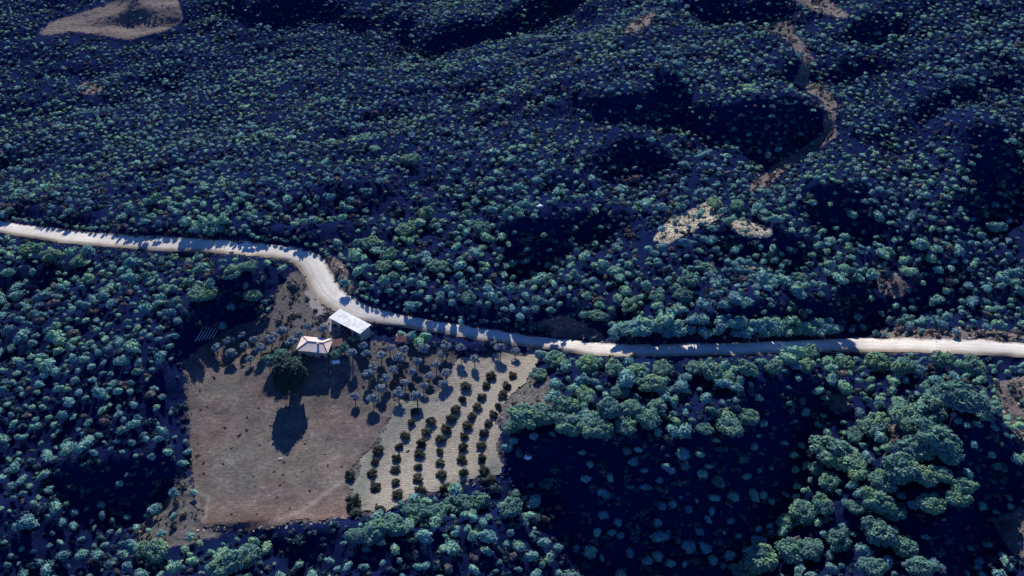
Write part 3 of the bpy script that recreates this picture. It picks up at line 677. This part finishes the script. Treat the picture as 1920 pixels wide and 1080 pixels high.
m_ring = blur(m_road, 2.6) * np.clip(1 - 2.2 * m_road, 0, 1); m_edge = np.maximum(blur(m_field, 2.2) * (m_field < .6), blur(m_grove, 2.2) * (m_grove < .6))
MAT_WEED = foliage_material('dry_grass', [(.12, .12, .09), (.17, .155, .11), (.13, .15, .10)])
scatter('verge_weeds', MAT_WEED, lambda u, v: np.clip(1.4 * samp(m_ring, u, v) + .8 * samp(m_edge, u, v) + .035 * samp(m_field, u, v) + .03 * samp(m_grove, u, v) + .1 * samp(m_grey, u, v), 0, 1), 6000, .42, 64, 'tufts of dry grass and weeds along the road verges and field edges', 'weeds')
def rock_material():
    m, n, b = new_mat('rock'); n.links.new(mix(n, 1.0, ramp(n, noise(n, 1.5, 5, .7), [(.3, (.20, .18, .16)), (.7, (.52, .48, .42))]), (1, 1, 1), 'MULTIPLY'), b.inputs['Base Color']); return m
MAT_ROCK = rock_material()
m_bank = np.maximum.reduce([linemask([(372, 992), (430, 994), (520, 988), (600, 981), (655, 970)], 4, .6), linemask([(700, 964), (760, 942), (840, 917), (900, 902), (950, 888)], 4, .6) * .5])
m_rub = linemask([(945, 775), (975, 745), (1010, 705)], 14, 1.5)
scatter('rubble', MAT_ROCK, lambda u, v: np.clip(.9 * samp(m_bank, u, v) + .5 * samp(m_rub, u, v) + .22 * samp(m_brown, u, v) * (1 - samp(polymask([BROWN[0]], 3), u, v)) + .5 * samp(m_pale, u, v), 0, 1), 2600, .42, 62, 'loose pale stones along the field bank, dry stream bed and bare slopes', 'stones', rocks=True)

# ------------------------------------------------------------ buildings
def simple_mat(name, c0, c1, sc=1.2, rough=.8, vec=None, spec=.2):
    m, n, b = new_mat(name, rough, spec); n.links.new(ramp(n, noise(n, sc, 5, .7), [(.35, c0), (.65, c1)]), b.inputs['Base Color']); return m
MAT_WHITE = simple_mat('white_sheet', (.40, .42, .41), (.80, .83, .81), .45, .5)
def tile_material(name, c0, c1, c2):
    m, n, b = new_mat(name, .8, .2)
    wv = nd(n, 'ShaderNodeTexWave', bands_direction='X'); wv.inputs['Scale'].default_value = .9; wv.inputs['Distortion'].default_value = .6
    tc = nd(n, 'ShaderNodeTexCoord'); n.links.new(tc.outputs['Object'], wv.inputs[0])
    c = ramp(n, noise(n, .9, 5, .75), [(.3, c0), (.5, c1), (.7, c2)]); c = mix(n, ramp(n, wv.outputs['Fac'], [(0, (.35,) * 3), (.5, (0, 0, 0))]), c, c0)
    n.links.new(c, b.inputs['Base Color']); bump(n, b, wv.outputs['Fac'], .08); return m
MAT_TILE = tile_material('clay_tiles', (.58, .45, .38), (.80, .67, .59), (.90, .82, .74))
MAT_RED = tile_material('red_tiles', (.20, .09, .075), (.34, .15, .13), (.48, .25, .22))
MAT_RIDGE = simple_mat('ridge_tiles', (.10, .055, .045), (.22, .12, .10), 2)
MAT_WALL = simple_mat('render_wall', (.30, .27, .24), (.48, .44, .39), 1)
MAT_WOOD = simple_mat('old_wood', (.05, .035, .025), (.13, .09, .065), 3)
MAT_GLASS = simple_mat('dark_glass', (.02, .025, .03), (.04, .045, .05), 3, .1, spec=.5)
MAT_METAL = simple_mat('grey_metal', (.25, .27, .28), (.42, .44, .45), 3, .5)
MAT_TANK = simple_mat('white_plastic', (.75, .77, .78), (.85, .86, .87), 3, .4)
MAT_LOG = simple_mat('bleached_wood', (.34, .33, .33), (.62, .60, .58), 3)
def window(par, x, y, z, w_, h_, rz, s=1):
    f = MB(); co, si = math.cos(rz), math.sin(rz)
    def P(a, c): return (x + a * co, y + a * si, z + c)
    for a in (-w_ / 2, w_ / 2): f.box(P(a, 0), (.09, .12, h_ + .09), rz)
    for c in (-h_ / 2, h_ / 2): f.box(P(0, c), (w_ - .09, .12, .09), rz)
    f.box(P(0, 0), (.05, .08, h_ - .09), rz)
    fo = f.build('window', MAT_WOOD, par); g = MB(); g.box(P(0, 0), (w_ - .09, .04, h_ - .09), rz); g.build('pane', MAT_GLASS, fo)

def ground_loc(u, v): return ground_at([u], [v])[0]
# white sheet roofed barn: fit the four roof corners of the photograph on a level plane
def plane_pts(pts, z):
    out = []
    for a, b in pts:
        d = ray(a, b); t = (z - H) / d[2]; out.append(np.array([d[0] * t, d[1] * t, z]))
    return np.array(out)
g0 = ground_loc(662, 624); zr = g0[2] + 3.6
Q = plane_pts([(616, 592), (668, 626), (703, 609), (638, 583)], zr)     # left, bottom, right, top
zlow = min(hz(q[0], q[1]) for q in Q)
ctr = Q.mean(0); axd = (Q[1] - Q[0] + Q[2] - Q[3]) / 2; wx = np.linalg.norm(axd[:2]); rz_b = math.atan2(axd[1], axd[0]); ayd = (Q[3] - Q[0] + Q[2] - Q[1]) / 2
wy = abs(-math.sin(rz_b) * ayd[0] + math.cos(rz_b) * ayd[1])
print('barn', wx, wy, math.degrees(rz_b))
zf = float(hz(ctr[0], ctr[1])); zmin = float(zlow)
barn = empty('barn', (ctr[0], ctr[1], zmin), rz_b, label='long low barn under one white sheet roof beside the road', cat='barn')
hb = zr - zmin
r_ = MB()
ribs = 22
for i in range(ribs):
    x0 = -wx / 2 + wx * i / ribs; x1 = x0 + wx / ribs; xm = x0 + (x1 - x0) * .8
    r_.box(((x0 + xm) / 2, 0, hb), (xm - x0, wy, .08)); r_.box(((xm + x1) / 2, 0, hb + .03), (x1 - xm - .002, wy, .14))
r_.build('roof', MAT_WHITE, barn)
b_ = MB(); hw = hb - .1
b_.box((0, wy / 2 - .5, hw / 2 - .3), (wx - 1, .2, hw + .6)); b_.box((-wx / 2 + .5, 0, hw / 2 - .3), (.2, wy - 1.2, hw + .6)); b_.box((wx / 2 - .5, 0, hw / 2 - .3), (.2, wy - 1.2, hw + .6))
b_.box((-wx * .32, -wy / 2 + .5, hw / 2 - .3), (wx * .28, .2, hw + .6)); b_.box((wx * .32, -wy / 2 + .5, hw / 2 - .3), (wx * .28, .2, hw + .6)); b_.build('wall', MAT_WALL, barn)
for k in (-1, 1):
    p_ = MB(); p_.box((k * wx * .06, -wy / 2 + .5, hw / 2 - .3), (.2, .2, hw + .6)); p_.build('post', MAT_WOOD, barn)
d_ = MB(); d_.box((wx * .3, -wy / 2 + .37, hw * .45), (1.6, .06, hw * .8)); d_.build('door', MAT_WOOD, barn)
window(barn, -wx * .32, -wy / 2 + .38, hw * .6, 1.3, .8, 0)

# tiled farmhouse with a hipped roof
g1 = ground_loc(590, 662); ze = g1[2] + 2.7
E = plane_pts([(549, 656), (606, 660), (631, 638), (574, 631)], ze)
ctr = E.mean(0); axd = (E[1] - E[0] + E[2] - E[3]) / 2; rz_h = math.atan2(axd[1], axd[0]); hx = np.linalg.norm(axd[:2]) ; ayd = (E[3] - E[0] + E[2] - E[1]) / 2
hy = abs(-math.sin(rz_h) * ayd[0] + math.cos(rz_h) * ayd[1])
hx = max(hx, 11.5); hy = max(hy, 7.5)
print('house', hx, hy, math.degrees(rz_h))
zb = min(float(hz(ctr[0] + a, ctr[1] + b)) for a in (-6, 6) for b in (-4, 4)); he = ze - zb
house = empty('farmhouse', (ctr[0], ctr[1], zb), rz_h, label='farmhouse with hipped pink clay tile roof and brown ridges', cat='house')
rh = 1.25; rl = hx * .2
A = [(-hx / 2, -hy / 2, he), (hx / 2, -hy / 2, he), (hx / 2, hy / 2, he), (-hx / 2, hy / 2, he)]; T1 = (-rl, 0, he + rh); T2 = (rl * 1.4, 0, he + rh * .96)
roof = MB(); roof.face([A[0], A[1], T2, T1]); roof.face([A[1], A[2], T2]); roof.face([A[2], A[3], T1, T2]); roof.face([A[3], A[0], T1]); roof.face(A[::-1])
ro = roof.build('roof', MAT_TILE, house)
rg = MB()
for a, b in ((A[0], T1), (A[3], T1), (A[1], T2), (A[2], T2), (T1, T2)): rg.tube(np.array(a) + (0, 0, .04), np.array(b) + (0, 0, .04), .15, .15, 6)
rg.build('ridge', MAT_RIDGE, ro)
ch = MB(); ch.box((rl * .7, -.9, he + rh * .8), (.7, .6, 1.5)); ch.box((rl * .7, -.9, he + rh * .8 + .83), (.9, .8, .16)); ch.build('chimney', MAT_WALL, ro)
hwl = MB(); hwl.box((0, 0, he / 2 - .35), (hx - 1, hy - 1, he + .65)); hwl.build('wall', MAT_WALL, house)
dr = MB(); dr.box((0, -hy / 2 + .47, 1.1), (1.0, .06, 2.1)); do = dr.build('door', MAT_WOOD, house); dh = MB(); dh.box((.38, -hy / 2 + .41, 1.1), (.12, .06, .05)); dh.build('handle', MAT_METAL, do)
for xx in (-hx * .3, hx * .3): window(house, xx, -hy / 2 + .46, 1.9, 1.2, 1.1, 0)
window(house, hx / 2 - .46, 0, 1.9, 1.1, 1.1, PI / 2); window(house, -hx / 2 + .46, 0, 1.9, 1.1, 1.1, PI / 2)
g = ground_loc(634, 652)
an = empty('outhouse', (g[0], g[1], g[2]), rz_h + .3, label='small brown lean-to outhouse at the right end of the farmhouse', cat='outhouse')
q = MB(); q.box((0, 0, 1.0), (3.0, 2.4, 2.4)); q.build('wall', MAT_WALL, an)
q = MB(); q.face([(-1.8, -1.5, 2.2), (1.8, -1.5, 2.2), (1.8, 1.5, 2.9), (-1.8, 1.5, 2.9)]); q.face([(-1.8, -1.5, 2.1), (-1.8, 1.5, 2.8), (1.8, 1.5, 2.8), (1.8, -1.5, 2.1)]); q.face([(-1.8, -1.5, 2.1), (1.8, -1.5, 2.1), (1.8, -1.5, 2.2), (-1.8, -1.5, 2.2)]); q.build('roof', MAT_RIDGE, an)
q = MB(); q.box((0, -1.23, .95), (.9, .06, 1.9)); q.build('door', MAT_WOOD, an)
# red roofed hut
g = ground_loc(757, 641)
hut = empty('hut', (g[0], g[1], g[2]), -.05, label='little hut with a faded red roof just below the road', cat='hut')
q = MB(); q.box((0, 0, .9), (4.6, 3.0, 2.2)); q.build('wall', MAT_WALL, hut)
q = MB(); q.face([(-2.8, -2.0, 1.95), (2.8, -2.0, 1.95), (2.6, 0, 2.8), (-2.6, 0, 2.8)]); q.face([(2.8, 2.0, 1.95), (-2.8, 2.0, 1.95), (-2.6, 0, 2.8), (2.6, 0, 2.8)]); q.face([(-2.8, -2, 1.95), (-2.6, 0, 2.8), (-2.8, 2, 1.95)]); q.face([(2.8, -2, 1.95), (2.8, 2, 1.95), (2.6, 0, 2.8)]); q.build('roof', MAT_RED, hut)
q = MB(); q.box((0, -1.53, .9), (.9, .06, 1.8)); q.build('door', MAT_WOOD, hut)
# white tank in the yard
g = ground_loc(631, 684)
tk_ = empty('water_tank', (g[0], g[1], g[2]), .1, label='small white water tank standing in the shaded farmyard', cat='water tank')
q = MB(); q.tube((-1.1, 0, 1.5), (1.1, 0, 1.5), .75, .75, 16); q.tube((-1.3, 0, 1.5), (-1.1, 0, 1.5), .5, .75, 16); q.tube((1.1, 0, 1.5), (1.3, 0, 1.5), .75, .5, 16); to = q.build('tank', MAT_TANK, tk_)
q = MB(); q.tube((0, 0, 2.2), (0, 0, 2.38), .25, .25, 10); q.build('lid', MAT_METAL, to)
for xx in (-.8, .8):
    q = MB(); q.box((xx, 0, .4), (.15, 1.1, .8)); q.build('stand', MAT_METAL, tk_)
# long pale poles lying left of the farm
for k in range(6):
    a = ground_loc(366 + k * 6.5, 642 - k * 1.2); b = ground_loc(382 + k * 6.5, 616 - k * 1.2)
    m = MB(); ln = np.linalg.norm(b - a); m.tube((0, 0, 0), tuple((b - a) * random.uniform(.8, 1.1) + (0, 0, .1)), .20, .12, 7)
    o = m.build('pole', MAT_LOG, label='long bleached pole, %s from the left of six lying left of the farm' % NUM[k], cat='pole', group='bleached poles lying side by side on the slope'); o.location = (a[0], a[1], a[2] + .35)
# tall tree of the yard and the evergreens along the farmhouse
tall = [make_mesh_pair('t', 700, 6.3, 14.0, 2.6, 19, 5600, 1.0, MAT_DARK, .5, 7, ICO2)]
g = ground_loc(546, 736); plant('yard_tree', tall[0], g, .95, .4, 'tall dense tree standing over the shaded farmyard below the farmhouse', 'tree', None)
for k, (a, b, s) in enumerate([(512, 690, 1.0), (530, 680, 1.05), (556, 690, .8), (630, 673, .7), (646, 660, .7), (664, 642, .55)]):
    plant('evergreen_tree', sp_[k % 6], ground_loc(a, b), s * 1.15, k * 1.3, ['round evergreen at the left end of the farmyard shade', 'broad evergreen against the left corner of the farmhouse', 'evergreen in front of the farmhouse wall', 'evergreen beside the white water tank', 'evergreen right of the outhouse', 'evergreen below the white barn corner'][k], 'tree', None)
# single stones and a stump out in the field
for (a, b, s, lab) in ((527, 862, .9, 'lone pale boulder lying in the middle of the bare field'), (1012, 388, 1.3, 'white rock showing between pines on the shaded hillside'), (990, 858, 1.2, 'white rock in the ravine below the tan terraces')):
    g = ground_loc(a, b); V0, F0 = ICO2; d = 1 + np.random.default_rng(a).normal(0, .12, len(V0))
    o = put(bpy.data.objects.new('boulder', mesh_np('boulder', V0 * d[:, None] * s * np.array([1, .8, .6]), F0, [MAT_TANK if a != 527 else MAT_ROCK], tint=np.ones(len(V0)))), label=lab, cat='rock'); o.location = (g[0], g[1], g[2] + .2 * s)
